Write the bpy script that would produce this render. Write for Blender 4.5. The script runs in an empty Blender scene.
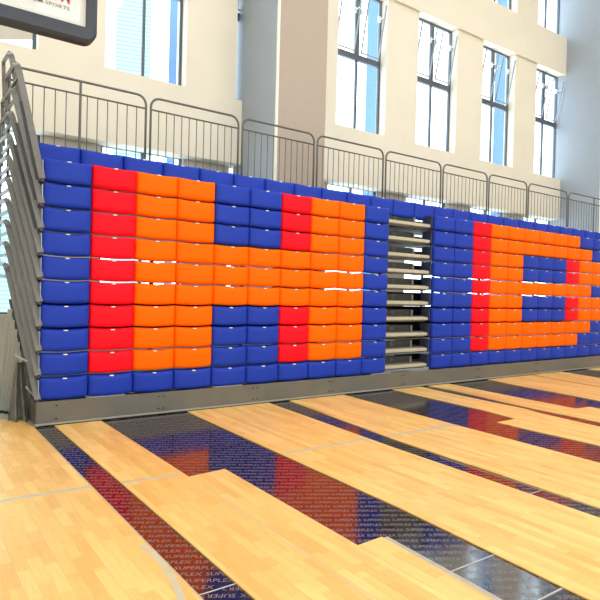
import bpy, bmesh, math, random
from mathutils import Vector, Matrix
random.seed(7)
SC = bpy.context.scene
COL = SC.collection
PI = math.pi

# ------------------------------------------------------------------ materials
def lin(c):
    return tuple(((x / 255) / 12.92 if x / 255 <= .04045 else ((x / 255 + .055) / 1.055) ** 2.4) for x in c) + (1,)

def mat(name, rgb, rough=.5, metal=0., spec=.5, noise=0., nscale=8., bump=0., bscale=40., coat=0., trans=0., coords='Object'):
    m = bpy.data.materials.new(name)
    m.use_nodes = True
    nt = m.node_tree
    b = nt.nodes['Principled BSDF']
    b.inputs['Base Color'].default_value = lin(rgb)
    b.inputs['Roughness'].default_value = rough
    b.inputs['Metallic'].default_value = metal
    b.inputs['Specular IOR Level'].default_value = spec
    b.inputs['Coat Weight'].default_value = coat
    b.inputs['Transmission Weight'].default_value = trans
    tc = nt.nodes.new('ShaderNodeTexCoord')
    if noise > 0:
        n = nt.nodes.new('ShaderNodeTexNoise')
        n.inputs['Scale'].default_value = nscale
        n.inputs['Detail'].default_value = 4
        nt.links.new(tc.outputs[coords], n.inputs['Vector'])
        r = nt.nodes.new('ShaderNodeMapRange')
        r.inputs['From Min'].default_value = .3
        r.inputs['From Max'].default_value = .7
        r.inputs['To Min'].default_value = 1 - noise
        r.inputs['To Max'].default_value = 1 + noise
        nt.links.new(n.outputs['Fac'], r.inputs['Value'])
        mx = nt.nodes.new('ShaderNodeVectorMath')
        mx.operation = 'SCALE'
        mx.inputs[0].default_value = lin(rgb)[:3]
        nt.links.new(r.outputs['Result'], mx.inputs['Scale'])
        nt.links.new(mx.outputs['Vector'], b.inputs['Base Color'])
    if bump > 0:
        n2 = nt.nodes.new('ShaderNodeTexNoise')
        n2.inputs['Scale'].default_value = bscale
        n2.inputs['Detail'].default_value = 3
        nt.links.new(tc.outputs[coords], n2.inputs['Vector'])
        bp = nt.nodes.new('ShaderNodeBump')
        bp.inputs['Strength'].default_value = bump
        bp.inputs['Distance'].default_value = .01
        nt.links.new(n2.outputs['Fac'], bp.inputs['Height'])
        nt.links.new(bp.outputs['Normal'], b.inputs['Normal'])
    return m

M = {}
M['blue'] = mat('blue_vinyl', (28, 58, 172), .5, spec=.2, noise=.05, nscale=3, bump=.05, bscale=300)
M['red'] = mat('red_vinyl', (250, 16, 36), .5, spec=.12, noise=.04, nscale=3, bump=.05, bscale=300)
M['orange'] = mat('orange_vinyl', (255, 106, 0), .5, spec=.08, noise=.03, nscale=3, bump=.05, bscale=300)
M['shell'] = mat('dark_shell', (22, 26, 60), .5, noise=.05)
M['tag'] = mat('white_tag', (240, 240, 240), .4, noise=.02)
M['bracket'] = mat('bracket_metal', (150, 165, 185), .35, metal=.5, noise=.1)
M['dbracket'] = mat('dark_bracket', (52, 58, 84), .5, noise=.08)
M['fascia'] = mat('grey_fascia', (104, 102, 95), .42, noise=.06, nscale=5, bump=.03)
M['lip'] = mat('grey_lip', (150, 147, 138), .4, noise=.05)
M['nosing'] = mat('nosing_aluminium', (190, 184, 165), .4, noise=.06, metal=.15)
M['riser'] = mat('dark_riser', (52, 52, 50), .5, noise=.1, nscale=12)
M['ring'] = mat('riser_emblem', (120, 120, 112), .5, noise=.03)
M['deck'] = mat('deck_board', (120, 116, 108), .6, noise=.1)
M['bolt'] = mat('dark_bolt', (40, 40, 40), .4, metal=.5, noise=.05)
M['rail'] = mat('rail_steel', (100, 99, 96), .4, metal=.25, noise=.05, nscale=20)
M['endrail'] = mat('end_rail_steel', (108, 107, 105), .42, metal=.2, noise=.07, nscale=15)
M['loose'] = mat('pale_loose_rail', (172, 176, 174), .45, noise=.06)
M['gapshade'] = mat('gap_shade_dark', (62, 64, 66), .5, noise=.06)  # shade in the gaps between end posts, put into a colour
M['cream'] = mat('cream_paint', (232, 225, 210), .8, noise=.025, nscale=1.3, bump=.04, bscale=60)
M['lowwall'] = mat('grey_cream_paint', (196, 190, 180), .8, noise=.03, nscale=1.2)
M['taupe'] = mat('taupe_fabric_panel', (178, 164, 154), .9, noise=.06, nscale=30, bump=.1, bscale=120)
M['colside'] = mat('pale_column_paint', (160, 168, 180), .45, noise=.02, nscale=2)
M['frame'] = mat('slate_frame', (84, 92, 104), .4, metal=.2, noise=.04)
M['sash'] = mat('white_sash', (150, 156, 164), .4, noise=.03)
M['concrete'] = mat('screed', (176, 172, 164), .7, noise=.08, nscale=4)
M['greyline'] = mat('grey_line', (196, 190, 164), .45, noise=.05, nscale=9)
M['edge'] = mat('sheet_edge', (196, 176, 140), .6, noise=.05)
M['edgegrey'] = mat('sheet_underside', (176, 170, 158), .6, noise=.08, nscale=20)
M['print'] = mat('silver_print', (128, 116, 114), .35, noise=.1, nscale=40)
M['tape'] = mat('seam_tape', (190, 190, 190), .4, noise=.05)
M['pad'] = mat('slate_pad', (50, 56, 68), .55, noise=.05, nscale=10, bump=.05)
M['paint_white'] = mat('white_board_line', (214, 214, 206), .5, noise=.02)
M['logo_red'] = mat('logo_red', (222, 70, 104), .5, noise=.04)
M['logo_grey'] = mat('logo_grey', (104, 92, 98), .5, noise=.04)
M['cloth'] = mat('grey_cover_cloth', (150, 152, 148), .55, noise=.12, nscale=10, bump=.2, bscale=25)
M['canopy'] = mat('tan_canopy', (136, 112, 88), .7, noise=.04)
M['bluetower'] = mat('blue_cladding', (84, 118, 154), .6, noise=.04, nscale=.5)
M['whitetower'] = mat('white_render', (200, 205, 208), .7, noise=.02, nscale=.5)

def glass_mat(name, tint, trans_w):
    m = bpy.data.materials.new(name)
    m.use_nodes = True
    nt = m.node_tree
    nt.nodes.clear()
    o = nt.nodes.new('ShaderNodeOutputMaterial')
    t = nt.nodes.new('ShaderNodeBsdfTransparent')
    t.inputs['Color'].default_value = lin(tint)
    g = nt.nodes.new('ShaderNodeBsdfGlossy')
    g.inputs['Roughness'].default_value = .03
    g.inputs['Color'].default_value = (.8, .85, .9, 1)
    mx = nt.nodes.new('ShaderNodeMixShader')
    mx.inputs[0].default_value = 1 - trans_w
    nt.links.new(t.outputs[0], mx.inputs[1])
    nt.links.new(g.outputs[0], mx.inputs[2])
    nt.links.new(mx.outputs[0], o.inputs[0])
    return m
M['glass'] = glass_mat('window_glass', (246, 251, 253), .95)

def board_mat():
    m = bpy.data.materials.new('board_glass')
    m.use_nodes = True
    nt = m.node_tree
    nt.nodes.clear()
    o = nt.nodes.new('ShaderNodeOutputMaterial')
    t = nt.nodes.new('ShaderNodeBsdfTransparent')
    d = nt.nodes.new('ShaderNodeBsdfPrincipled')
    d.inputs['Base Color'].default_value = lin((236, 240, 238))
    d.inputs['Roughness'].default_value = .15
    mx = nt.nodes.new('ShaderNodeMixShader')
    mx.inputs[0].default_value = .5
    nt.links.new(t.outputs[0], mx.inputs[1])
    nt.links.new(d.outputs[0], mx.inputs[2])
    nt.links.new(mx.outputs[0], o.inputs[0])
    return m
M['board'] = board_mat()

def wood_mat():
    m = bpy.data.materials.new('maple_strip_vinyl')
    m.use_nodes = True
    nt = m.node_tree
    N, L = nt.nodes, nt.links
    b = N['Principled BSDF']
    tc = N.new('ShaderNodeTexCoord')
    sep = N.new('ShaderNodeSeparateXYZ')
    L.new(tc.outputs['Object'], sep.inputs[0])
    cmb = N.new('ShaderNodeCombineXYZ')
    L.new(sep.outputs['Y'], cmb.inputs['X'])
    L.new(sep.outputs['X'], cmb.inputs['Y'])
    def brick(w, h, off, c1, c2, mort):
        k = N.new('ShaderNodeTexBrick')
        k.offset = off
        k.offset_frequency = 2
        k.inputs['Scale'].default_value = 1
        k.inputs['Brick Width'].default_value = w
        k.inputs['Row Height'].default_value = h
        k.inputs['Mortar Size'].default_value = .0006
        k.inputs['Mortar Smooth'].default_value = .4
        k.inputs['Color1'].default_value = c1
        k.inputs['Color2'].default_value = c2
        k.inputs['Mortar'].default_value = mort
        L.new(cmb.outputs[0], k.inputs['Vector'])
        return k
    k1 = brick(.47, .0655, .37, lin((246, 204, 124)), lin((222, 170, 94)), lin((200, 150, 80)))
    k2 = brick(.33, .0655, .61, lin((247, 213, 140)), lin((226, 176, 98)), lin((204, 154, 84)))
    mx = N.new('ShaderNodeMix')
    mx.data_type = 'RGBA'
    mx.inputs[0].default_value = .45
    L.new(k1.outputs['Color'], mx.inputs[6])
    L.new(k2.outputs['Color'], mx.inputs[7])
    # grain stretched along the boards
    mp = N.new('ShaderNodeMapping')
    mp.inputs['Scale'].default_value = (60, 4, 1)
    L.new(tc.outputs['Object'], mp.inputs['Vector'])
    n = N.new('ShaderNodeTexNoise')
    n.inputs['Scale'].default_value = 1.2
    n.inputs['Detail'].default_value = 5
    n.inputs['Distortion'].default_value = 1.2
    L.new(mp.outputs[0], n.inputs['Vector'])
    r = N.new('ShaderNodeMapRange')
    r.inputs['From Min'].default_value = .3
    r.inputs['From Max'].default_value = .7
    r.inputs['To Min'].default_value = .93
    r.inputs['To Max'].default_value = 1.07
    L.new(n.outputs['Fac'], r.inputs['Value'])
    sc = N.new('ShaderNodeVectorMath')
    sc.operation = 'SCALE'
    L.new(mx.outputs[2], sc.inputs[0])
    L.new(r.outputs['Result'], sc.inputs['Scale'])
    L.new(sc.outputs['Vector'], b.inputs['Base Color'])
    b.inputs['Roughness'].default_value = .42
    b.inputs['Specular IOR Level'].default_value = .35
    return m
M['wood'] = wood_mat()

def film_mat():
    m = bpy.data.materials.new('black_glossy_film')
    m.use_nodes = True
    nt = m.node_tree
    N, L = nt.nodes, nt.links
    b = N['Principled BSDF']
    b.inputs['Base Color'].default_value = lin((26, 23, 31))
    b.inputs['Metallic'].default_value = 0
    b.inputs['Roughness'].default_value = .16
    b.inputs['IOR'].default_value = 2.3
    tc = N.new('ShaderNodeTexCoord')
    n = N.new('ShaderNodeTexNoise')
    n.inputs['Scale'].default_value = 5
    n.inputs['Detail'].default_value = 3
    L.new(tc.outputs['Object'], n.inputs['Vector'])
    bp = N.new('ShaderNodeBump')
    bp.inputs['Strength'].default_value = .035
    bp.inputs['Distance'].default_value = .02
    L.new(n.outputs['Fac'], bp.inputs['Height'])
    L.new(bp.outputs['Normal'], b.inputs['Normal'])
    n3 = N.new('ShaderNodeTexNoise')
    n3.inputs['Scale'].default_value = 14
    n3.inputs['Detail'].default_value = 6
    L.new(tc.outputs['Object'], n3.inputs['Vector'])
    r = N.new('ShaderNodeMapRange')
    r.inputs['From Min'].default_value = .35
    r.inputs['From Max'].default_value = .75
    r.inputs['To Min'].default_value = .06
    r.inputs['To Max'].default_value = .19
    L.new(n3.outputs['Fac'], r.inputs['Value'])
    L.new(r.outputs['Result'], b.inputs['Roughness'])
    return m
M['film'] = film_mat()

def banded(name, c1, c2, pitch, duty=.18):
    m = bpy.data.materials.new(name)
    m.use_nodes = True
    nt = m.node_tree
    N, L = nt.nodes, nt.links
    b = N['Principled BSDF']
    tc = N.new('ShaderNodeTexCoord')
    sep = N.new('ShaderNodeSeparateXYZ')
    L.new(tc.outputs['Object'], sep.inputs[0])
    a = N.new('ShaderNodeMath')
    a.operation = 'MULTIPLY'
    a.inputs[1].default_value = 1 / pitch
    L.new(sep.outputs['Z'], a.inputs[0])
    f = N.new('ShaderNodeMath')
    f.operation = 'FRACT'
    L.new(a.outputs[0], f.inputs[0])
    lt = N.new('ShaderNodeMath')
    lt.operation = 'LESS_THAN'
    lt.inputs[1].default_value = duty
    L.new(f.outputs[0], lt.inputs[0])
    mx = N.new('ShaderNodeMix')
    mx.data_type = 'RGBA'
    mx.inputs[6].default_value = lin(c1)
    mx.inputs[7].default_value = lin(c2)
    L.new(lt.outputs[0], mx.inputs[0])
    L.new(mx.outputs[2], b.inputs['Base Color'])
    b.inputs['Roughness'].default_value = .6
    return m
M['cyantower'] = banded('cyan_floor_bands', (150, 184, 188), (112, 150, 158), .2, .3)

# ------------------------------------------------------------------ mesh helpers
def link(name, bm, m, parent=None, smooth=False):
    me = bpy.data.meshes.new(name)
    bmesh.ops.recalc_face_normals(bm, faces=bm.faces)
    bm.to_mesh(me)
    bm.free()
    if smooth:
        for p in me.polygons:
            p.use_smooth = True
    for mm in (m if isinstance(m, (list, tuple)) else [m]):
        me.materials.append(mm)
    o = bpy.data.objects.new(name, me)
    COL.objects.link(o)
    if parent is not None:
        o.parent = parent
        o.location = -Vector(parent.location) if parent.get('_abs') else Vector((0, 0, 0))
    return o

def box(bm, x0, x1, y0, y1, z0, z1):
    vs = [bm.verts.new((x, y, z)) for x in (x0, x1) for y in (y0, y1) for z in (z0, z1)]
    for f in ((0, 1, 3, 2), (4, 6, 7, 5), (0, 4, 5, 1), (2, 3, 7, 6), (0, 2, 6, 4), (1, 5, 7, 3)):
        bm.faces.new([vs[i] for i in f])

def bevelbox(bm, x0, x1, y0, y1, z0, z1, r=.004, seg=2):
    t = bmesh.new()
    box(t, x0, x1, y0, y1, z0, z1)
    bmesh.ops.bevel(t, geom=list(t.edges), offset=r, segments=seg, affect='EDGES', profile=.5)
    me = bpy.data.meshes.new('tmp')
    t.to_mesh(me)
    t.free()
    bm.from_mesh(me)
    bpy.data.meshes.remove(me)

def tube(bm, pts, r, n=8, flat=None, up=None):
    """sweep a circle (or a flat rectangle (w, t)) along pts"""
    pts = [Vector(p) for p in pts]
    rings = []
    prev = None
    for i, p in enumerate(pts):
        if i == 0:
            d = pts[1] - p
        elif i == len(pts) - 1:
            d = p - pts[i - 1]
        else:
            d = (pts[i + 1] - p).normalized() + (p - pts[i - 1]).normalized()
        d.normalize()
        a = Vector(up) if up else (prev if prev is not None else (Vector((0, 0, 1)) if abs(d.z) < .9 else Vector((1, 0, 0))))
        s = d.cross(a)
        if s.length < 1e-4:
            s = d.cross(Vector((0, 1, 0)))
        s.normalize()
        u = s.cross(d).normalized()
        if not up:
            prev = u
        ring = []
        if flat:
            w, t = flat
            for cx, cy in ((-1, -1), (1, -1), (1, 1), (-1, 1)):
                ring.append(bm.verts.new(p + s * cx * w / 2 + u * cy * t / 2))
        else:
            for k in range(n):
                an = 2 * PI * k / n
                ring.append(bm.verts.new(p + (s * math.cos(an) + u * math.sin(an)) * r))
        rings.append(ring)
    for a, b in zip(rings, rings[1:]):
        for k in range(len(a)):
            bm.faces.new((a[k], a[(k + 1) % len(a)], b[(k + 1) % len(a)], b[k]))
    bm.faces.new(rings[0][::-1])
    bm.faces.new(rings[-1])

def disc(bm, c, r, axis, t, n=12):
    c = Vector(c)
    ax = Vector(axis).normalized()
    tube(bm, [c - ax * t / 2, c + ax * t / 2], r, n)

def arcpts(c, r, a0, a1, n, plane='xz'):
    out = []
    for i in range(n + 1):
        a = a0 + (a1 - a0) * i / n
        if plane == 'xz':
            out.append((c[0] + r * math.cos(a), c[1], c[2] + r * math.sin(a)))
        else:
            out.append((c[0], c[1] + r * math.cos(a), c[2] + r * math.sin(a)))
    return out

def thing(name, label, cat, loc=(0, 0, 0), group=None):
    o = bpy.data.objects.new(name, None)
    COL.objects.link(o)
    o.location = loc
    o.empty_display_size = .1
    o['label'] = label
    o['category'] = cat
    if group:
        o['group'] = group
    return o

def tag(o, label, cat, group=None):
    o['label'] = label
    o['category'] = cat
    if group:
        o['group'] = group
    return o

def struct(name, bm, m):
    o = link(name, bm, m)
    o['kind'] = 'structure'
    return o

def part(name, bm, m, parent, smooth=False, world=True):
    """mesh built in world coordinates, shifted into its parent's frame"""
    if world:
        off = Vector(parent.location)
        pp = parent.parent
        while pp is not None:
            off += Vector(pp.location)
            pp = pp.parent
        bmesh.ops.translate(bm, verts=bm.verts, vec=-off)
    o = link(name, bm, m, None, smooth)
    o.parent = parent
    return o

ORD = ['zeroth', 'first', 'second', 'third', 'fourth', 'fifth', 'sixth', 'seventh', 'eighth', 'ninth', 'tenth', 'eleventh', 'twelfth',
       'thirteenth', 'fourteenth', 'fifteenth', 'sixteenth', 'seventeenth', 'eighteenth', 'nineteenth', 'twentieth', 'twenty-first',
       'twenty-second', 'twenty-third', 'twenty-fourth', 'twenty-fifth']

# ------------------------------------------------------------------ setting: floor, walls, columns
XR = 16.4
bm = bmesh.new()
box(bm, -7, XR, -14.2, 3.6, -.15, 0)
struct('floor', bm, M['concrete'])

YW, YG, YL = 3.0, 3.2, 3.3
LEDGE, HEAD, SILL2, TOP = 5.05, 8.14, 9.22, 12.6
WX = [-.94 + 2.4 * k for k in range(7)]          # left edges of the tall windows
WW = 1.4
XL = -7.0
CEIL_FILL, OPP = 165, 385

def wall_with_holes(name, x0, x1, y0, y1, z0, z1, holes, m):
    """wall slab built as boxes round rectangular holes (hx0,hx1,hz0,hz1)"""
    bm = bmesh.new()
    zs = sorted(set([z0, z1] + [h[2] for h in holes] + [h[3] for h in holes]))
    for za, zb in zip(zs, zs[1:]):
        hs = sorted([h for h in holes if h[2] <= za + 1e-6 and h[3] >= zb - 1e-6])
        x = x0
        for h in hs:
            if h[0] > x:
                box(bm, x, h[0], y0, y1, za, zb)
            x = h[1]
        if x < x1:
            box(bm, x, x1, y0, y1, za, zb)
    bmesh.ops.remove_doubles(bm, verts=bm.verts, dist=1e-5)
    return struct(name, bm, m)

holes = []
for x in WX:
    holes.append((x, x + WW, LEDGE, HEAD))
    holes.append((x, x + WW, SILL2, TOP - .2))
wall_with_holes('wall_back', XL, XR, YW, YW + .31, 3.855, TOP, holes, M['cream'])
bm = bmesh.new()
box(bm, 5.05, 14.9, YW - .07, YW, HEAD - .02, SILL2 - .02)
struct('trim_1', bm, M['cream'])
lowholes = [(x + .05, x + WW + .12, 1.02, 3.86) for x in WX]
wall_with_holes('wall_lower', XL, XR, YL, YL + .14, 0, 3.90, lowholes, M['lowwall'])

for n, (cx0, cx1) in enumerate(((4.0, 5.06), (14.84, 16.2))):
    bm = bmesh.new()
    box(bm, cx0, cx1, 1.82, YL, 0, TOP)
    o = struct('wall_column' if n == 0 else 'wall_pier', bm, M['colside'])
    # fabric covered front face with a pale corner bead
    bm = bmesh.new()
    bevelbox(bm, cx0 + .035, cx1, 1.80, 1.825, .02, TOP, .004)
    part('fabric_panel', bm, M['taupe'], o)
    bm = bmesh.new()
    bevelbox(bm, cx0 - .012, cx0 + .035, 1.79, 1.825, .02, TOP, .004)
    part('corner_bead', bm, mat('corner_bead_white', (238, 236, 224), .5, noise=.02), o)

for nm, q in (('wall_left', (-7.2, -7, -14.2, 3.6)), ('wall_right', (XR, XR + .2, -14.2, 3.6)), ('wall_front', (-7.2, XR + .2, -14.4, -14.2))):
    bm = bmesh.new()
    box(bm, q[0], q[1], q[2], q[3], 0, TOP)
    struct(nm, bm, M['cream'])
bm = bmesh.new()
box(bm, -7.2, XR + .2, -14.4, 3.6, TOP, TOP + .2)
struct('ceiling', bm, M['cream'])

# ------------------------------------------------------------------ windows
def window(n, x0, x1, z0, z1, y, transom=None, hopper=False, depth=.05, xm=None):
    r = bpy.data.objects.new('window_%d' % n, None)
    COL.objects.link(r)
    r['kind'] = 'structure'
    r.location = (x0, y, z0)
    w = .048
    xm = xm or (x0 + x1) / 2
    bm = bmesh.new()
    box(bm, x0, x0 + w, y, y + depth, z0, z1)
    box(bm, x1 - w, x1, y, y + depth, z0, z1)
    box(bm, x0 + w, x1 - w, y, y + depth, z1 - w, z1)
    box(bm, x0 + w, x1 - w, y, y + depth, z0, z0 + .03)
    zt = transom if transom else z1 - w
    box(bm, xm - .024, xm + .024, y, y + depth, z0 + .03, zt)
    if transom:
        box(bm, x0 + w, x1 - w, y - .02, y + depth, transom, transom + .13)
        box(bm, xm - .06, xm + .06, y, y + depth, transom + .13, z1 - w)
    fr = part('window_frame', bm, M['frame'], r)
    for a, b in ((x0 + w, xm - .024), (xm + .024, x1 - w)):
        bm = bmesh.new()
        box(bm, a, b, y + .02, y + .03, z0 + .03, zt)
        part('window_pane', bm, M['glass'], r)
    if transom and hopper:
        for a, b in ((x0 + w + .02, xm - .09), (xm + .09, x1 - w - .02)):
            bm = bmesh.new()
            za, zb = transom + .17, z1 - .1
            L = zb - za
            t = math.radians(11)
            def P(x, s, dy=0):
                return (x, y - .02 + dy - math.sin(t) * s, za + math.cos(t) * s)
            s = .026
            tube(bm, [P(a + s / 2, 0), P(a + s / 2, L * .93)], 0, flat=(s, s))
            tube(bm, [P(b - s / 2, 0), P(b - s / 2, L * .93)], 0, flat=(s, s))
            tube(bm, [P(a, 0.02), P(b, 0.02)], 0, flat=(s, s))
            sa = part('open_sash', bm, M['sash'], r)
            # stay arms from the frame to the tilted sash
            bm = bmesh.new()
            for xx in (a + s / 2, b - s / 2):
                tube(bm, [(xx, y, za + L * .72), P(xx, L * .74)], .011, 6)
                bevelbox(bm, xx - .04, xx + .04, y - .04, y + .01, za + L * .68, za + L * .78, .008)
            part('stay_arm', bm, M['tag'], sa)
            bm = bmesh.new()
            v = [bm.verts.new(P(*q)) for q in ((a + s, .03), (b - s, .03), (b - s, L * .93), (a + s, L * .93))]
            bm.faces.new(v)
            g = bmesh.ops.extrude_face_region(bm, geom=list(bm.faces))
            bmesh.ops.translate(bm, vec=(0, .008, 0), verts=[q for q in g['geom'] if isinstance(q, bmesh.types.BMVert)])
            part('sash_pane', bm, M['glass'], sa)
    return r

n = 1
for i, x in enumerate(WX):
    if x > 0:
        window(n, x, x + WW, LEDGE, HEAD, YG, transom=6.62, hopper=True)
    else:
        window(n, x, x + WW, LEDGE, HEAD, YG, transom=6.62)
    n += 1
for i, x in enumerate(WX):
    window(n, x, x + WW, SILL2, TOP - .2, YG)
    n += 1
for i, x in enumerate(WX):
    window(n, x + .05, x + WW + .12, 1.02, 3.90, YL + .08)
    n += 1

# ------------------------------------------------------------------ seating
ROW, Z0, SW = .2555, .2565, .5
CH = ROW - .014

def cushion_mesh(h, w=SW, sag=.012):
    bm = bmesh.new()
    nu, nv = 16, 10
    hw = w / 2 - .002
    def sp(i, n):
        t = i / n * 2 - 1
        return math.copysign(1 - (1 - abs(t)) ** 1.7, t)
    grid = []
    for i in range(nu + 1):
        col_ = []
        u = sp(i, nu)
        for j in range(nv + 1):
            v = sp(j, nv)
            e = (max(0, 1 - abs(u) ** 14) ** .3) * (max(0, 1 - abs(v) ** 9) ** .38)
            yy = -.062 * e - .016 * (1 - u * u) * (1 - .4 * v * v)
            if .86 < abs(u) < .93:
                yy += .004
            zz = v * h / 2 - sag * (1 - u * u)
            col_.append(bm.verts.new((u * hw, yy, zz)))
        grid.append(col_)
    for i in range(nu):
        for j in range(nv):
            bm.faces.new((grid[i][j], grid[i + 1][j], grid[i + 1][j + 1], grid[i][j + 1]))
    rim = [grid[i][0] for i in range(nu + 1)] + [grid[nu][j] for j in range(1, nv + 1)] + \
          [grid[i][nv] for i in range(nu - 1, -1, -1)] + [grid[0][j] for j in range(nv - 1, 0, -1)]
    back = [bm.verts.new((v.co.x, .012, v.co.z)) for v in rim]
    k = len(rim)
    for i in range(k):
        bm.faces.new((rim[i], back[i], back[(i + 1) % k], rim[(i + 1) % k]))
    bm.faces.new(back)
    return bm

PROTO = {}
def seat_parts(colour, h, end=None):
    key = (colour, round(h, 3), end)
    if key in PROTO:
        return PROTO[key]
    out = []
    def mk(name, bm, m, smooth):
        me = bpy.data.meshes.new(name)
        bmesh.ops.recalc_face_normals(bm, faces=bm.faces)
        bm.to_mesh(me)
        bm.free()
        me.materials.append(m)
        if smooth:
            for p in me.polygons:
                p.use_smooth = True
        out.append((name, me))
    mk('cushion', cushion_mesh(h), M[colour], True)
    bm = bmesh.new()
    bevelbox(bm, -SW / 2 + .02, SW / 2 - .02, .012, .05, -h / 2 + .03, h / 2 - .03, .01)
    mk('seat_shell', bm, M['shell'], False)
    bm = bmesh.new()
    bevelbox(bm, -.022, .022, -.078, -.03, h / 2 - .030, h / 2 - .018, .005)
    mk('number_tag', bm, M['tag'], True)
    if end == 'left':
        bm = bmesh.new()
        bevelbox(bm, -SW / 2 - .010, -SW / 2 - .001, -.045, .05, -h / 2 + .03, h / 2 - .03, .003)
        disc(bm, (-SW / 2 - .014, -.02, -h / 2 + .05), .016, (1, 0, 0), .012)
        mk('end_bracket', bm, M['bracket'], False)
    if end == 'aisle':
        bm = bmesh.new()
        t = bmesh.new()
        bevelbox(t, -SW / 2 - .03, -SW / 2 - .012, .0, .20, -h / 2 + .02, h / 2 - .01, .006)
        me = bpy.data.meshes.new('t')
        t.to_mesh(me)
        t.free()
        bm.from_mesh(me)
        bpy.data.meshes.remove(me)
        disc(bm, (-SW / 2 - .034, .05, 0), .05, (1, 0, 0), .012, 16)
        mk('end_bracket', bm, M['dbracket'], False)
    PROTO[key] = out
    return out

PC = {}
def place_seat(x, y, z, colour, h, end, label, group, width=None):
    parts = seat_parts(colour, h, end)
    r = thing('folding_seat', label, 'seat', (x, y, z), group)
    if width:
        r.scale = (width / SW, 1, 1)
    for nm, me in parts:
        k = (nm, me.name)
        if k not in PC:
            o = bpy.data.objects.new(nm, me)
            PC[k] = o
        else:
            o = PC[k].copy()
        COL.objects.link(o)
        o.parent = r
    return r

def colour_left(row, c):
    if row == 10 or c in (0, 9):
        return 'blue'
    if c == 1:
        return 'red'
    if row in (4, 5, 6):
        return 'orange'
    if c in (4, 5):
        return 'blue'
    if c == 6:
        return 'red'
    return 'orange'

def colour_right(row, c):
    if row == 10 or c in (0, 1):
        return 'blue'
    if c == 2:
        return 'red'
    if row in (1, 9):
        return 'orange' if c <= 8 else 'blue'
    if row in (2, 5, 8):
        return 'orange' if c <= 9 else 'blue'
    if c in (3, 4):
        return 'orange'
    if c in (5, 6, 7):
        return 'blue'
    if c == 8:
        return 'red'
    return 'orange'

for row in range(1, 11):
    zc = Z0 + ROW * (10 - row) + ROW / 2 + .008
    rl = 'bottom' if row == 10 else ORD[row]
    for c in range(10):
        cl = colour_left(row, c)
        place_seat(-.012 + (c + .5) * .496, 0, zc, cl, CH, 'left' if c == 0 else None,
                   '%s padded folded seat, %s front row down, %s seat from the left in left bank' % (cl, rl, ORD[c + 1]) if row < 10 else
                   '%s padded folded seat, bottom row on the grey base, %s from left in left bank' % (cl, ORD[c + 1]),
                   'folded seats in the left bank', width=.495)
    for c in range(12):
        cl = colour_right(row, c)
        place_seat(5.985 + (c + .5) * .5, 0, zc, cl, CH, 'aisle' if c == 0 else None,
                   '%s padded folded seat, %s front row down, %s seat right of the open aisle' % (cl, rl, ORD[c + 1]) if row < 10 else
                   '%s padded folded seat, bottom row on the grey base, %s right of the aisle' % (cl, ORD[c + 1]),
                   'folded seats in the right bank')
for c in range(25):
    place_seat(-.07 + (c + .5) * .4838, .24, 2.886, 'blue', .27, None,
               'blue folded seat in the set back top row under railings, %s from the left' % ORD[c + 1],
               'folded seats along the top row', width=.4838)

XS0, XS1 = -.01, 12.05
for row in range(1, 11):
    z = Z0 + ROW * (10 - row)
    t = thing('seating_row_platform', 'grey row platform with pale nosing in the aisle gap, %s from the top' % ORD[row] if row < 10 else
              'grey row platform with pale nosing in the aisle gap, lowest, above base panel', 'platform', (XS0, 0, z), 'row platforms of the closed bleacher')
    bm = bmesh.new()
    box(bm, XS0, XS1, .11, 1.32, z + .095, z + .112)
    part('deck', bm, M['deck'], t)
    bm = bmesh.new()
    box(bm, XS0, XS1, 1.0, 1.03, z - .09 if row < 10 else z - .02, z - .006)
    part('gap_light_block', bm, M['riser'], t)  # added behind the seats to stop window light in the lower row gaps
    bm = bmesh.new()
    bevelbox(bm, 4.94, 5.965, .03, .11, z + .045, z + .10, .012)
    part('nosing', bm, M['nosing'], t)
    bm = bmesh.new()
    bevelbox(bm, 4.94, 5.965, .10, .13, z + .02, z + .075, .004)
    part('nosing_beam', bm, M['fascia'], t)
    bm = bmesh.new()
    bevelbox(bm, 4.7, 5.74, .22, .25, z + .112, z + .216, .003)
    rs = part('riser', bm, M['riser'], t)
    # round emblem on the riser: ring with a letter-like bar inside
    bm = bmesh.new()
    zc = z + .10 + .062
    tube(bm, [(5.32 + .030 * math.cos(a * PI / 8), .217, zc + .030 * math.sin(a * PI / 8)) for a in range(17)], .0035, 5)
    tube(bm, [(5.315, .217, zc + .018), (5.315, .217, zc - .018)], .0035, 5)
    tube(bm, [(5.315, .217, zc + .016), (5.335, .217, zc + .002), (5.315, .217, zc - .006)], .0035, 5)
    part('emblem', bm, M['ring'], rs)
    bm = bmesh.new()
    bevelbox(bm, 5.735, 5.762, .19, .25, z + .10, z + .21, .003)
    part('riser_end_cap', bm, M['lip'], rs)
    bm = bmesh.new()
    bevelbox(bm, 5.70, 6.3, .5, .53, z + .112, z + .20, .003)
    part('void_shade_panel', bm, M['shell'], t)  # added dark sheet for the shade in the void beside the riser
    for xx in (5.28, 5.80):
        bm = bmesh.new()
        bevelbox(bm, xx - .03, xx + .03, .14, .24, z + .022, z + .075, .008)
        part('hinge_block', bm, M['bolt'], t)
    for yy, nm in ((1.28, 'rear_support'),):
        for k in range(9):
            bm = bmesh.new()
            xx = .2 + k * 1.45
            box(bm, xx, xx + .05, yy, yy + .04, z - ROW + .095 if row < 10 else 0, z + .075)
            part(nm, bm, M['riser'], t)

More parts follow.
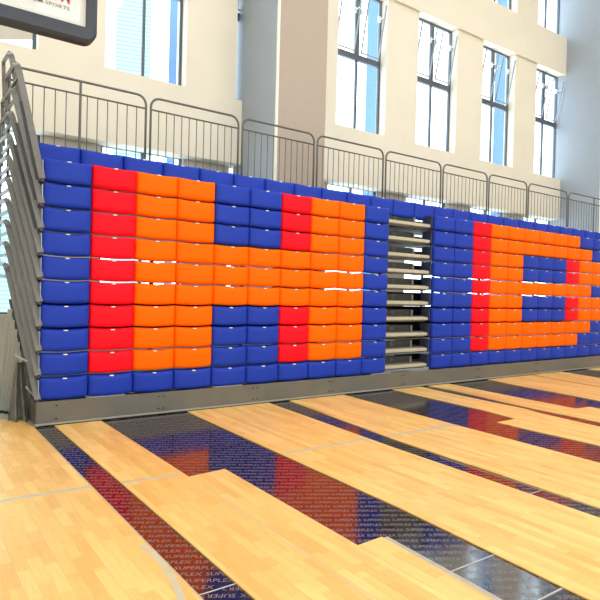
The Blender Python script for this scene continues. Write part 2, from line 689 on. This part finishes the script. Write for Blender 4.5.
# base panel
t = thing('bleacher_base', 'long grey steel base panel under the lowest row of seats', 'panel', (0, -.1, 0))
bm = bmesh.new()
box(bm, -.045, XS1, -.10, -.085, .035, .262)
part('front_panel', bm, M['fascia'], t)
bm = bmesh.new()
box(bm, -.045, XS1, -.085, .09, .235, .25)
part('top_plate', bm, M['fascia'], t)
bm = bmesh.new()
box(bm, -.05, -.035, -.085, .9, .03, .25)
part('side_panel', bm, mat('dark_side_panel', (84, 84, 82), .5, noise=.08), t)
bm = bmesh.new()
bevelbox(bm, -.06, XS1, -.125, -.085, .018, .036, .003)
part('bottom_lip', bm, M['lip'], t)
bm = bmesh.new()
box(bm, -.02, XS1, -.085, -.03, .002, .018)
part('plinth_strip', bm, M['bolt'], t)
for xx in [.15] + [k for k in (1.27, 1.33, 2.55, 2.61, 3.8, 3.86, 5.25, 5.31, 7.1, 7.16, 8.9, 8.96)]:
    for zz in (.075, .215):
        bm = bmesh.new()
        disc(bm, (xx, -.103, zz), .009, (0, 1, 0), .012, 8)
        part('bolt', bm, M['bolt'], t)
for k in range(14):
    # pale aluminium seat-rail strips between the panel and the lowest seats
    xx = (.46, 1.98, 4.62, 5.45)[k] if k < 4 else None
    if xx is None:
        break
    bm = bmesh.new()
    bevelbox(bm, xx, xx + .42, -.095, -.02, .262, .270, .002)
    part('foot_strip', bm, M['lip'], t)

# top deck + rear guard railings
t = thing('top_deck', 'narrow grey top walkway deck carrying the guard railings', 'platform', (0, .3, 2.7))
bm = bmesh.new()
box(bm, XS0, XS1 + 4, .30, 1.42, 2.68, 2.72)
part('deck', bm, M['deck'], t)
bm = bmesh.new()
box(bm, 4.98, 6.02, .26, .30, 2.60, 2.72)
part('front_beam', bm, M['riser'], t)

def guard(x0, x1, label, mid=None, nb=11, leftround=True, rightround=True):
    y = 1.3
    zb, zt, zm, R = 2.80, 4.14, 3.968, .13
    t = thing('guard_railing', label, 'railing', (x0, y, 2.72), 'guard railings along the top')
    bm = bmesh.new()
    pts = [(x0, y, 2.72)]
    pts += arcpts((x0 + R, y, zt - R), R, PI, PI / 2, 6)
    pts += arcpts((x1 - R, y, zt - R), R, PI / 2, 0, 6)
    pts += [(x1, y, 2.72)]
    tube(bm, pts, .0165, 8)
    part('top_rail', bm, M['rail'], t, True)
    bm = bmesh.new()
    tube(bm, [(x0, y, zm), (x1, y, zm)], .012, 8)
    part('middle_rail', bm, M['rail'], t, True)
    bm = bmesh.new()
    tube(bm, [(x0, y, zb), (x1, y, zb)], .014, 8)
    part('bottom_rail', bm, M['rail'], t, True)
    for k in range(nb):
        x = x0 + (x1 - x0) * (k + 1) / (nb + 1)
        if mid and abs(x - mid) < .05:
            continue
        bm = bmesh.new()
        tube(bm, [(x, y, zb), (x, y, zm)], .0068, 6)
        part('baluster', bm, M['rail'], t, True)
    if mid:
        bm = bmesh.new()
        tube(bm, [(mid, y, 2.72), (mid, y, zt)], .017, 8)
        part('middle_post', bm, M['rail'], t, True)
joints = [1.58, 3.04, 4.49, 6.08, 7.66, 9.14, 10.6, 12.3]
guard(-.16, joints[0] - .035, 'grey guard railing panel behind the folded end rails, leftmost', mid=.67, nb=12)
for i, (a, b) in enumerate(zip(joints, joints[1:])):
    guard(a + .035, b - .035, 'grey round cornered guard railing panel, %s from the left above top seat row' % ORD[i + 2], nb=11 if b - a < 1.55 else 12)
guard(joints[-1] + .035, 15.4, 'grey guard railing panel in front of the wall pier, rightmost', mid=13.55, nb=24)

# ------------------------------------------------------------------ folded end rails at the left end
for i in range(0, 11):
    dz = -ROW * (i - 1)
    ax, ay, az = -.025, -.06, 2.58 + dz
    by = {0: 1.15, 1: .5, 2: .76, 3: .88}.get(i, .97)
    bx = -.2
    bz = 3.925 + .17 * (by - .5) + dz
    if i == 0:
        ax, ay, az = -.03, .42, 2.75
        by, bz = .98, 4.20
    t = thing('end_rail', 'flat grey folded end rail at left edge of the stack, %s' %
              ('rearmost and highest' if i == 0 else ('%s from the top' % ORD[i + 1] if i < 10 else 'lowest')), 'railing', (ax, ay, az), 'folded end rails beside the left bank')
    A, B = Vector((ax, ay, az)), Vector((bx, by, bz))
    d = (B - A).normalized()
    back = Vector((0, .8 if i else .55, .04))
    # front post bends over into the top rung
    pts = [A, B - d * .12, B - d * .045 + Vector((0, .03, 0)), B + Vector((0, .10, .005)), B + back]
    bm = bmesh.new()
    tube(bm, pts[:4], 0, flat=(.064, .022), up=(-.25, -1, .35))
    part('front_post', bm, M['endrail'], t)
    bm = bmesh.new()
    tube(bm, [pts[3], pts[4]], 0, flat=(.022, .05), up=(0, 0, 1))
    part('rung', bm, M['endrail'], t)
    bm = bmesh.new()
    so = Vector((.0, .09, -ROW * .5))
    tube(bm, [A + so, B - d * .34 + so], 0, flat=(.040, .015), up=(-.25, -1, .35))
    part('gap_shade_bar', bm, M['gapshade'], t)  # added dark bar standing in for the shade between posts
    # rear post, nearly upright
    C = B + back
    D = Vector((-.2 + .02, C.y - .02, C.z - .55))
    bm = bmesh.new()
    tube(bm, [C, D], 0, flat=(.04, .03), up=(0, 1, 0))
    part('rear_post', bm, M['endrail'], t)
    for q in (.17,) if i else (.2,):
        s = B - d * q
        bm = bmesh.new()
        tube(bm, [s + Vector((0, .02, 0)), Vector((s.x, C.y - .01, s.z + .02))], 0, flat=(.022, .04), up=(0, 0, 1))
        part('rung', bm, M['endrail'], t)
    bm = bmesh.new()
    bevelbox(bm, ax - .015, ax + .02, ay + .0, ay + .14, az - .03, az + .02, .006)
    part('foot_bracket', bm, M['dbracket'], t)

# loose grey rails leaning at the foot of the stack end, and a crumpled grey cover
for i, (x0, y0, x1, y1, z1) in enumerate(((-.262, .90, -.215, .55, 1.20), (-.232, .84, -.195, .50, 1.08), (-.198, .78, -.17, .48, .98), (-.165, .70, -.145, .45, .84))):
    t = thing('loose_rail', 'long grey rail leaning beside the stack end, %s from the left' % ORD[i + 1], 'rail', (x0, y0, 0), 'loose rails leaning at the stack end')
    bm = bmesh.new()
    tube(bm, [(x0, y0, 0.012), (x1, y1, z1)], 0, flat=(.045, .03), up=(0, 1, 0))
    part('bar', bm, M['loose'], t)
    bm = bmesh.new()
    bevelbox(bm, x0 - .028, x0 + .028, y0 - .03, y0 + .03, 0, .03, .006)
    part('end_cap', bm, M['bolt'], t)

bm = bmesh.new()
NU, NV = 26, 14
g = []
for i in range(NU + 1):
    r_ = []
    for j in range(NV + 1):
        u, v = i / NU, j / NV
        spread = .10 + .20 * (1 - v)
        x = -.128 + (u - .5) * spread * .85
        y = .26 + .10 * v + (.035 + .03 * (1 - v)) * math.sin(u * 17 + v * 3) + .012 * math.sin(v * 19 + u * 7)
        z = .01 + v * .62 - .05 * (1 - v) * (1 + math.sin(u * 11)) * .5 + .0
        r_.append(bm.verts.new((x, y, max(z, .006))))
    g.append(r_)
for i in range(NU):
    for j in range(NV):
        bm.faces.new((g[i][j], g[i + 1][j], g[i + 1][j + 1], g[i][j + 1]))
gm = bmesh.ops.solidify(bm, geom=list(bm.faces), thickness=.006)
o = link('cloth_cover', bm, M['cloth'], None, True)
tag(o, 'crumpled grey cover hanging at the foot of the stack end', 'cloth')
for a, b, lab in (((-.235, .10, .75), (-.11, .10, .67), 'pale sloping bracket arm beside the second lowest seat row, left end'),
                  ((-.115, .10, .40), (-.02, .10, .28), 'pale sloping bracket arm beside the lowest seat row, left end')):
    bm = bmesh.new()
    tube(bm, [a, b], 0, flat=(.028, .02), up=(0, 0, 1))
    tag(link('step_bracket', bm, M['lip']), lab, 'bracket', 'bracket arms at the left end')

# ------------------------------------------------------------------ floor covering sheets
FZ0, FZ1 = .0042, .012
def prism(bm, poly, z0, z1):
    lo = [bm.verts.new((x, y, z0)) for x, y in poly]
    hi = [bm.verts.new((x, y, z1)) for x, y in poly]
    bm.faces.new(lo[::-1])
    bm.faces.new(hi)
    k = len(poly)
    for i in range(k):
        bm.faces.new((lo[i], lo[(i + 1) % k], hi[(i + 1) % k], hi[i]))

YB = -.135
YN = -6.9
sheets = [
    ('pale maple floor sheet left of the narrow black strip at the photo left', [(-4.8, YN), (-.03, YN), (-.039, -3.96), (-.064, -.15), (-.125, .40), (-4.8, .45)]),
    ('maple floor sheet between the leftmost black strip and the wide one', [(.19, YN), (.64, YN), (.64, -2.361), (.609, -.268), (.605, YB), (.128, YB), (.129, -.229), (.15, -2)]),
    ('maple floor sheet starting at the notch in the wide black strip', [(.644, YN), (.96, YN), (.96, -3.984), (.969, -2.331), (.644, -2.361)]),
    ('narrow maple floor sheet starting at the nearer notch, at the bottom edge', [(.963, YN), (1.08, YN), (1.131, -4.78), (1.163, -3.973), (.963, -3.984)]),
    ('maple floor sheet between the wide black strip and the narrow one right of it', [(1.45, YN), (2.58, YN), (2.624, -4.532), (2.655, -2.645), (2.77, YB), (1.62, YB), (1.613, -.502), (1.594, -3.697), (1.529, -5.024)]),
    ('maple floor sheet in front of the aisle gap, right of the middle narrow strip', [(2.79, YN), (3.85, YN), (3.924, -3.872), (3.968, -2.351), (4.05, YB), (3.10, YB), (3.09, -.225), (2.875, -2.426), (2.809, -4.438)]),
    ('maple floor sheet with a pointed end beside the orange reflection', [(4.50, YN), (5.30, YN), (5.403, -3.12), (5.479, -2.363), (5.561, -2.056), (5.591, -.779), (5.65, YB), (5.03, YB), (4.981, -1.783), (4.89, -2.367), (4.517, -2.373), (4.537, -3.56)]),
    ('maple floor sheet with a small step, beyond the thin black strip', [(5.6, YN), (6.45, YN), (6.506, -2.56), (6.521, -2.416), (6.221, -2.385), (6.209, -2.364), (6.239, -1.613), (6.33, YB), (5.82, YB), (5.847, -.564), (5.686, -1.974), (5.649, -2.995)]),
    ('maple floor sheet left of the thinnest black line, near the right edge', [(7.05, YN), (8.25, YN), (8.41, -1.585), (8.69, YB), (7.38, YB), (7.24, -1.05), (7.193, -1.833), (7.124, -2.246)]),
    ('maple floor sheet right of the thinnest black line, near the right edge', [(8.31, YN), (9.4, YN), (9.60, -.98), (9.77, YB), (8.76, YB), (8.46, -1.585)]),
    ('farthest maple floor sheet against the base panel at the right edge', [(10.5, YN), (16, YN), (16, YB), (10.75, YB)]),
]
sh = []
for lab, poly in sheets:
    bm = bmesh.new()
    prism(bm, poly, FZ0, FZ1)
    o = link('floor_sheet', bm, M['wood'])
    tag(o, lab, 'floor sheet', 'maple sports floor sheets')
    sh.append(o)

def strip(parent, name, pts, w, m, z=.0128, closed=False):
    """thin painted strip following pts, w wide"""
    bm = bmesh.new()
    P_ = [Vector((x, y, 0)) for x, y in pts]
    L_, R_ = [], []
    for i, p in enumerate(P_):
        d = (P_[min(i + 1, len(P_) - 1)] - P_[max(i - 1, 0)]).normalized()
        s = Vector((-d.y, d.x, 0)) * w / 2
        L_.append(p + s)
        R_.append(p - s)
    poly = [(v.x, v.y) for v in L_] + [(v.x, v.y) for v in R_[::-1]]
    k = len(P_)
    hi = [bm.verts.new((v.x, v.y, z)) for v in L_ + R_]
    lo = [bm.verts.new((v.x, v.y, z - .0008)) for v in L_ + R_]
    for i in range(k - 1):
        bm.faces.new((hi[i], hi[i + 1], hi[k + i + 1], hi[k + i]))
        bm.faces.new((lo[i], lo[k + i], lo[k + i + 1], lo[i + 1]))
        bm.faces.new((hi[i], lo[i], lo[i + 1], hi[i + 1]))
        bm.faces.new((hi[k + i], hi[k + i + 1], lo[k + i + 1], lo[k + i]))
    bm.faces.new((hi[0], hi[k], lo[k], lo[0]))
    bm.faces.new((hi[k - 1], lo[k - 1], lo[2 * k - 1], hi[2 * k - 1]))
    return part(name, bm, m, parent)

strip(sh[0], 'court_line', [(-3, -2.17), (-.65, -2.19), (-.055, -2.207)], .05, M['greyline'])
strip(sh[1], 'court_line', [(.16, -2.235), (.60, -2.282)], .05, M['greyline'])
strip(sh[4], 'court_line', [(1.62, -2.21), (2.67, -2.20)], .05, M['greyline'])
strip(sh[5], 'court_line', [(2.89, -2.215), (3.96, -2.22)], .05, M['greyline'])
arc = [(-.085, -3.33), (-.066, -3.45), (-.066, -3.6), (-.078, -3.75), (-.105, -3.9), (-.135, -4.02), (-.20, -4.2), (-.30, -4.4)]
strip(sh[0], 'court_arc', arc, .036, M['greyline'])
# exposed backing along the sheet edges
strip(sh[0], 'sheet_edge', [(-.072, -.15), (-.044, -3.96), (-.036, YN)][::1], .010, M['edge'], .0126)
strip(sh[2], 'sheet_edge', [(.974, -2.34), (.967, -3.97)], .012, M['edge'], .006)
strip(sh[2], 'sheet_seam', [(.642, -2.40), (.642, YN + .05)], .004, M['tape'], .0128)
strip(sh[3], 'sheet_edge', [(1.185, -3.98), (1.156, -4.78), (1.11, YN)], .040, M['edgegrey'], .0065)
strip(sh[5], 'sheet_edge', [(2.805, -3.0), (2.80, YN)], .008, M['edge'], .006)
strip(sh[4], 'sheet_edge', [(2.655, -2.645), (2.624, -4.532), (2.58, YN)], .012, M['edge'], .006)

# ------------------------------------------------------------------ black printed underlay
def text_mesh(s, size, shear=.25, bold=0.):
    cu = bpy.data.curves.new('t', 'FONT')
    cu.body = s
    cu.size = size
    cu.shear = shear
    cu.resolution_u = 2
    cu.extrude = 0
    cu.offset = bold
    cu.align_x = 'LEFT'
    ob = bpy.data.objects.new('t', cu)
    COL.objects.link(ob)
    dg = bpy.context.evaluated_depsgraph_get()
    dg.update()
    me = bpy.data.meshes.new_from_object(ob.evaluated_get(dg))
    bpy.data.objects.remove(ob)
    xs = [v.co.x for v in me.vertices]
    return me, min(xs), max(xs)

WORD, wx0, wx1 = text_mesh('SUPERPLEX', 1.0, .1)
WLEN = wx1 - wx0
wv = [(v.co.x - wx0, v.co.y) for v in WORD.vertices]
wf = [list(p.vertices) for p in WORD.polygons]

def inside(x, y, reg):
    x0, x1, y0, y1 = reg
    return x0 <= x <= x1 and y0 <= y <= y1

def underlay(label, x0, x1, y0, y1, period, pitch, hgt, ang=-31, flip=False, seam=True):
    """y0 < y1; sheet lies under the wood sheets, with printed words"""
    bm = bmesh.new()
    prism(bm, [(x0, y0), (x1, y0), (x1, y1), (x0, y1)], .0006, .003)
    o = link('underlay_sheet', bm, M['film'])
    tag(o, label, 'underlay', 'black printed underlay sheets')
    a = math.radians(ang)
    ex, ey = Vector((math.cos(a), math.sin(a))), Vector((-math.sin(a), math.cos(a)))
    cx, cy = (x0 + x1) / 2, (y0 + y1) / 2
    wl = period * .93
    R_ = math.hypot(x1 - x0, y1 - y0) / 2 + period
    sx = wl / WLEN
    sy = hgt / .70
    verts, faces = [], []
    nr, nc = int(R_ / pitch) + 1, int(R_ / period) + 1
    for r_ in range(-nr, nr + 1):
        for c_ in range(-nc, nc + 1):
            o0 = Vector((cx, cy)) + ey * (r_ * pitch) + ex * (c_ * period + (period * .5 if False else .37 * period * r_ % period))
            mid = o0 + ex * wl / 2
            if not (x0 - wl * .5 < mid.x < x1 + wl * .5 and y0 + .02 < mid.y < y1 - .02):
                continue
            pts = []
            for vx, vy in wv:
                if flip:
                    vx, vy = WLEN - vx, .7 - vy
                pts.append(o0 + ex * vx * sx + ey * vy * sy)
            # keep letters whose vertices all lie on the sheet
            base = len(verts)
            verts += [(q.x, q.y, .0033) for q in pts]
            for f in wf:
                if all(x0 + .003 < pts[i].x < x1 - .003 and y0 + .003 < pts[i].y < y1 - .003 for i in f):
                    faces.append([base + i for i in f])
    used = sorted({i for f in faces for i in f})
    mp = {k: i for i, k in enumerate(used)}
    me = bpy.data.meshes.new('printed_text')
    me.from_pydata([verts[i] for i in used], [], [[mp[i] for i in f] for f in faces])
    me.materials.append(M['print'])
    tx = bpy.data.objects.new('printed_text', me)
    COL.objects.link(tx)
    tx.parent = o
    if seam:
        bm = bmesh.new()
        prism(bm, [(x0 + .01, y0), (x1 - .01, y0), (x1 - .01, y0 + .009), (x0 + .01, y0 + .009)], .0032, .0038)
        part('seam_tape', bm, M['tape'], o)
    return o

U = underlay
U('black printed underlay in leftmost narrow strip, from the base to the seam', -.16, .26, -3.98, -.09, .27, .066, .034)
U('black printed underlay in leftmost narrow strip, nearer than its seam at the bottom edge', -.16, .26, YN, -3.985, .27, .066, .034, flip=True, seam=False)
U('wide black printed underlay with the orange reflection, from the base to its seam', .56, 1.68, -4.48, -.09, .19, .078, .038)
U('wide black printed underlay between the two seams near the bottom edge', .70, 1.68, -4.90, -4.485, .19, .078, .038, flip=True)
U('wide black printed underlay with blue window glare at the bottom edge', .70, 1.68, YN, -4.905, .19, .078, .038, seam=False)
U('black printed underlay in middle narrow strip, from the base to its seam', 2.56, 3.14, -4.0, -.09, .2, .07, .034)
U('black printed underlay in middle narrow strip, nearer than its seam', 2.56, 3.14, YN, -4.005, .2, .07, .034, flip=True, seam=False)
U('black printed underlay between the aisle gap and the pointed maple sheet', 3.86, 5.06, YN, -.09, .2, .08, .034, seam=False)
U('black printed underlay in the thin strip right of the pointed maple sheet', 5.30, 5.90, YN, -.09, .2, .08, .034, seam=False)
U('black printed underlay in the stepped strip near the right edge', 6.17, 7.42, YN, -.09, .2, .08, .034, seam=False)
U('black printed underlay showing as the thinnest line near the right edge', 8.15, 8.82, YN, -.09, .2, .08, .034, seam=False)
U('farthest black printed underlay, in front of the base at the right edge', 9.30, 10.80, YN, -.09, .2, .08, .034, seam=False)

# ------------------------------------------------------------------ backboard
t = thing('backboard', 'glass basketball backboard with slate padded edge at the top left corner', 'backboard', (-1.18, -2.92, 2.9))
bx0, bx1, bz0, bz1 = -2.09, -.285, 2.905, 3.97
yb = -2.92
bm = bmesh.new()
box(bm, bx0 + .03, bx1 - .03, yb - .006, yb + .006, bz0 + .04, bz1 - .03)
part('board_glass', bm, M['board'], t)
bm = bmesh.new()
box(bm, bx0 + .06, bx1 - .06, yb - .009, yb - .007, bz0 + .085, bz0 + .115)
box(bm, bx1 - .09, bx1 - .06, yb - .009, yb - .007, bz0 + .115, bz1 - .05)
box(bm, bx0 + .06, bx0 + .09, yb - .009, yb - .007, bz0 + .115, bz1 - .05)
part('border_line', bm, M['paint_white'], t)
# padding: U-shaped extrusion with a large rounded corner
def pad_path():
    R = .07
    o_ = [(bx0, bz0 + .45)] + [(bx0 + R + R * math.cos(a), bz0 + R + R * math.sin(a)) for a in [PI + PI / 2 * k / 8 for k in range(9)]] + \
         [(bx1 - R + R * math.cos(a), bz0 + R + R * math.sin(a)) for a in [-PI / 2 + PI / 2 * k / 8 for k in range(9)]] + [(bx1, bz0 + .62)]
    return o_
outer = pad_path()
T = .062
inner = []
for (x, z) in outer:
    inner.append((min(max(x, bx0 + T), bx1 - T), max(z, bz0 + T + .022)))
bm = bmesh.new()
ya, yc = yb - .035, yb + .045
rings = []
for (xo, zo), (xi, zi) in zip(outer, inner):
    mx_, mz_ = xo * .82 + xi * .18, zo * .82 + zi * .18
    rings.append([bm.verts.new(v) for v in ((xo, ya + .014, zo), (mx_, ya, mz_), (xi, ya, zi), (xi, yc, zi), (xo, yc, zo))])
for a, b in zip(rings, rings[1:]):
    for k in range(5):
        try:
            bm.faces.new((a[k], a[(k + 1) % 5], b[(k + 1) % 5], b[k]))
        except ValueError:
            pass
bm.faces.new(rings[0])
bm.faces.new(rings[-1])
bmesh.ops.remove_doubles(bm, verts=bm.verts, dist=1e-5)
part('edge_padding', bm, M['pad'], t)
bm = bmesh.new()
for q in ((bx0, bx1, bz1 - .03, bz1), (bx0, bx0 + .03, bz0 + .45, bz1 - .03), (bx1 - .03, bx1, bz0 + .62, bz1 - .03)):
    box(bm, q[0], q[1], yb - .015, yb + .015, q[2], q[3])
part('board_frame', bm, M['sash'], t)
def text_part(s, size, x, z, name, m, parent, align_right=True, w=None, shear=0.):
    me, a, b = text_mesh(s, size, shear, size * .006)
    sc = (w / (b - a)) if w else 1
    ref = b if align_right else a
    for v in me.vertices:
        X_, Y_ = (v.co.x - ref) * sc, v.co.y
        v.co = Vector((x + X_, yb - .010, z + Y_)) - Vector(parent.location)
    me.materials.append(m)
    o = bpy.data.objects.new(name, me)
    COL.objects.link(o)
    o.parent = parent
    return o
text_part('PLATINUM SPORTS', .030, -.437, 3.068, 'lettering', M['logo_grey'], t, w=.33)
text_part('PLATINUM', .13, -.437, 3.106, 'logo', M['logo_red'], t, w=.36)

# ------------------------------------------------------------------ outside the windows
def block(name, x0, x1, y0, y1, z0, z1, m, label, cat='building'):
    bm = bmesh.new()
    bevelbox(bm, x0, x1, y0, y1, z0, z1, .05, 1)
    return tag(link(name, bm, m), label, cat)
def tower(name, xa, xb, dist, depth, z1, m, label, z0=0):
    """xa, xb: where the face's edges would meet the plane y = 20 seen from the court; the tower faces the court"""
    ox, oy = -1.23, -6.44
    va, vb = Vector((xa - ox, 20 - oy, 0)).normalized(), Vector((xb - ox, 20 - oy, 0)).normalized()
    a, b = Vector((ox, oy, 0)) + va * dist, Vector((ox, oy, 0)) + vb * dist
    ax = (b - a).normalized()
    n_ = Vector((-ax.y, ax.x, 0))
    t = thing(name, label, 'building', a)
    for nm, za, zb, e, mm in (('tower_body', 0, z1, 0, m), ('parapet', z1, z1 + .5, .08, M['whitetower'])):
        q = [a - ax * e - n_ * e, b + ax * e - n_ * e, b + ax * e + n_ * depth, a - ax * e + n_ * depth]
        bm = bmesh.new()
        prism(bm, [(v.x, v.y) for v in q], za, zb)
        part(nm, bm, mm, t)
    return t
tower('office_tower', 6.75, 8.42, 30, 6, 17.3, M['cyantower'], 'pale cyan louvred tower seen through the window right of the backboard')
tower('office_tower', 9.32, 9.74, 34, 1.2, 40, M['bluetower'], 'slim pale blue tower right of the louvred cyan tower')
tower('office_tower', 22.0, 23.1, 60, 5, 80, M['bluetower'], 'blue tower outside the window right of the taupe column')
tower('office_tower', 34.6, 36.4, 70, 6, 80, M['bluetower'], 'blue tower outside the third window right of the taupe column')
tower('low_building', 1.0, 5.8, 30, 8, 5.0, M['cyantower'], 'low cyan louvred building behind the folded end rails')
tower('low_building', 42.5, 45.0, 60, 6, 11, M['bluetower'], 'low blue building outside the farthest low window')
# tan canopy beyond the leftmost window
c0, c1 = Vector((.39 - .9, 6.65 + .70, 6.455)), Vector((1.29, 5.94, 6.455))
dirc = (c1 - c0).normalized()
nn = Vector((-dirc.y, dirc.x, 0))
bm = bmesh.new()
lo = [bm.verts.new(v) for v in (c0, c1, c1 - nn * 1.2, c0 - nn * 1.2)]
hi = [bm.verts.new(v + Vector((0, 0, .55))) for v in (c0, c1, c1 - nn * 1.2, c0 - nn * 1.2)]
bm.faces.new(lo[::-1])
bm.faces.new(hi)
for i in range(4):
    bm.faces.new((lo[i], lo[(i + 1) % 4], hi[(i + 1) % 4], hi[i]))
tag(link('canopy', bm, M['canopy']), 'tan canopy slab outside the window below the backboard', 'canopy')

# ------------------------------------------------------------------ light
w = bpy.data.worlds.new('sky')
SC.world = w
w.use_nodes = True
nt = w.node_tree
bg = nt.nodes['Background']
bg.inputs['Color'].default_value = (.84, .945, 1.0, 1)
bg.inputs['Strength'].default_value = 4.4

def area(name, loc, rot, sx, sy, e, col=(1, 1, 1), portal=False):
    l = bpy.data.lights.new(name, 'AREA')
    l.shape = 'RECTANGLE'
    l.size, l.size_y = sx, sy
    l.energy = e
    l.color = col
    if portal:
        l.cycles.is_portal = True
    o = bpy.data.objects.new(name, l)
    COL.objects.link(o)
    o.location = loc
    o.rotation_euler = rot
    return o
for x in (-3.0, 4.0, 11.0):
    for y in (-9.5, -3.2):
        area('ceiling_fill', (x, y, 12.2), (0, 0, 0), 3, 2, CEIL_FILL, (.95, .985, 1))  # added overhead fill, unseen, no fittings built
# added fill lights behind the camera, brightening the seat fronts
for x in (-4.0, 3.0, 10.0):
    area('front_fill', (x, -13.9, 5.4), (PI / 2, 0, 0), 4.5, 5.5, OPP, (.93, .975, 1))
for i, x in enumerate(WX):
    area('window_portal', (x + WW / 2, YG + .3, (LEDGE + HEAD) / 2), (-PI / 2, 0, 0), WW, HEAD - LEDGE, 1, portal=True)
    area('window_portal', (x + WW / 2, YG + .3, (SILL2 + TOP - .2) / 2), (-PI / 2, 0, 0), WW, TOP - SILL2, 1, portal=True)
    area('window_portal', (x + WW / 2, YL + .3, 2.4), (-PI / 2, 0, 0), WW + .1, 2.8, 1, portal=True)

# ------------------------------------------------------------------ camera
yaw, pit, rol, f = .6155140362343247, -.011711082660411749, .02571642580825743, 568.8161892378926
ca, sa, cb, sb, cc, sn = math.cos(yaw), math.sin(yaw), math.cos(pit), math.sin(pit), math.cos(rol), math.sin(rol)
fw = Vector((sa * cb, ca * cb, sb))
rt = Vector((ca, -sa, 0))
up = rt.cross(fw)
r2 = rt * cc + up * sn
u2 = -rt * sn + up * cc
cam = bpy.data.cameras.new('camera')
cam.sensor_width = 36
cam.lens = f / 600 * 36
co = bpy.data.objects.new('camera', cam)
COL.objects.link(co)
mw = Matrix((r2, u2, -fw)).transposed().to_4x4()
mw.translation = Vector((-1.2306957517112591, -6.444499303061661, 1.4602))
co.matrix_world = mw
cam.clip_end = 300
SC.camera = co

SC.view_settings.view_transform = 'Standard'
SC.view_settings.look = 'None'
SC.view_settings.gamma = 1
SC.view_settings.use_curve_mapping = False
SC.view_settings.exposure = 0.0
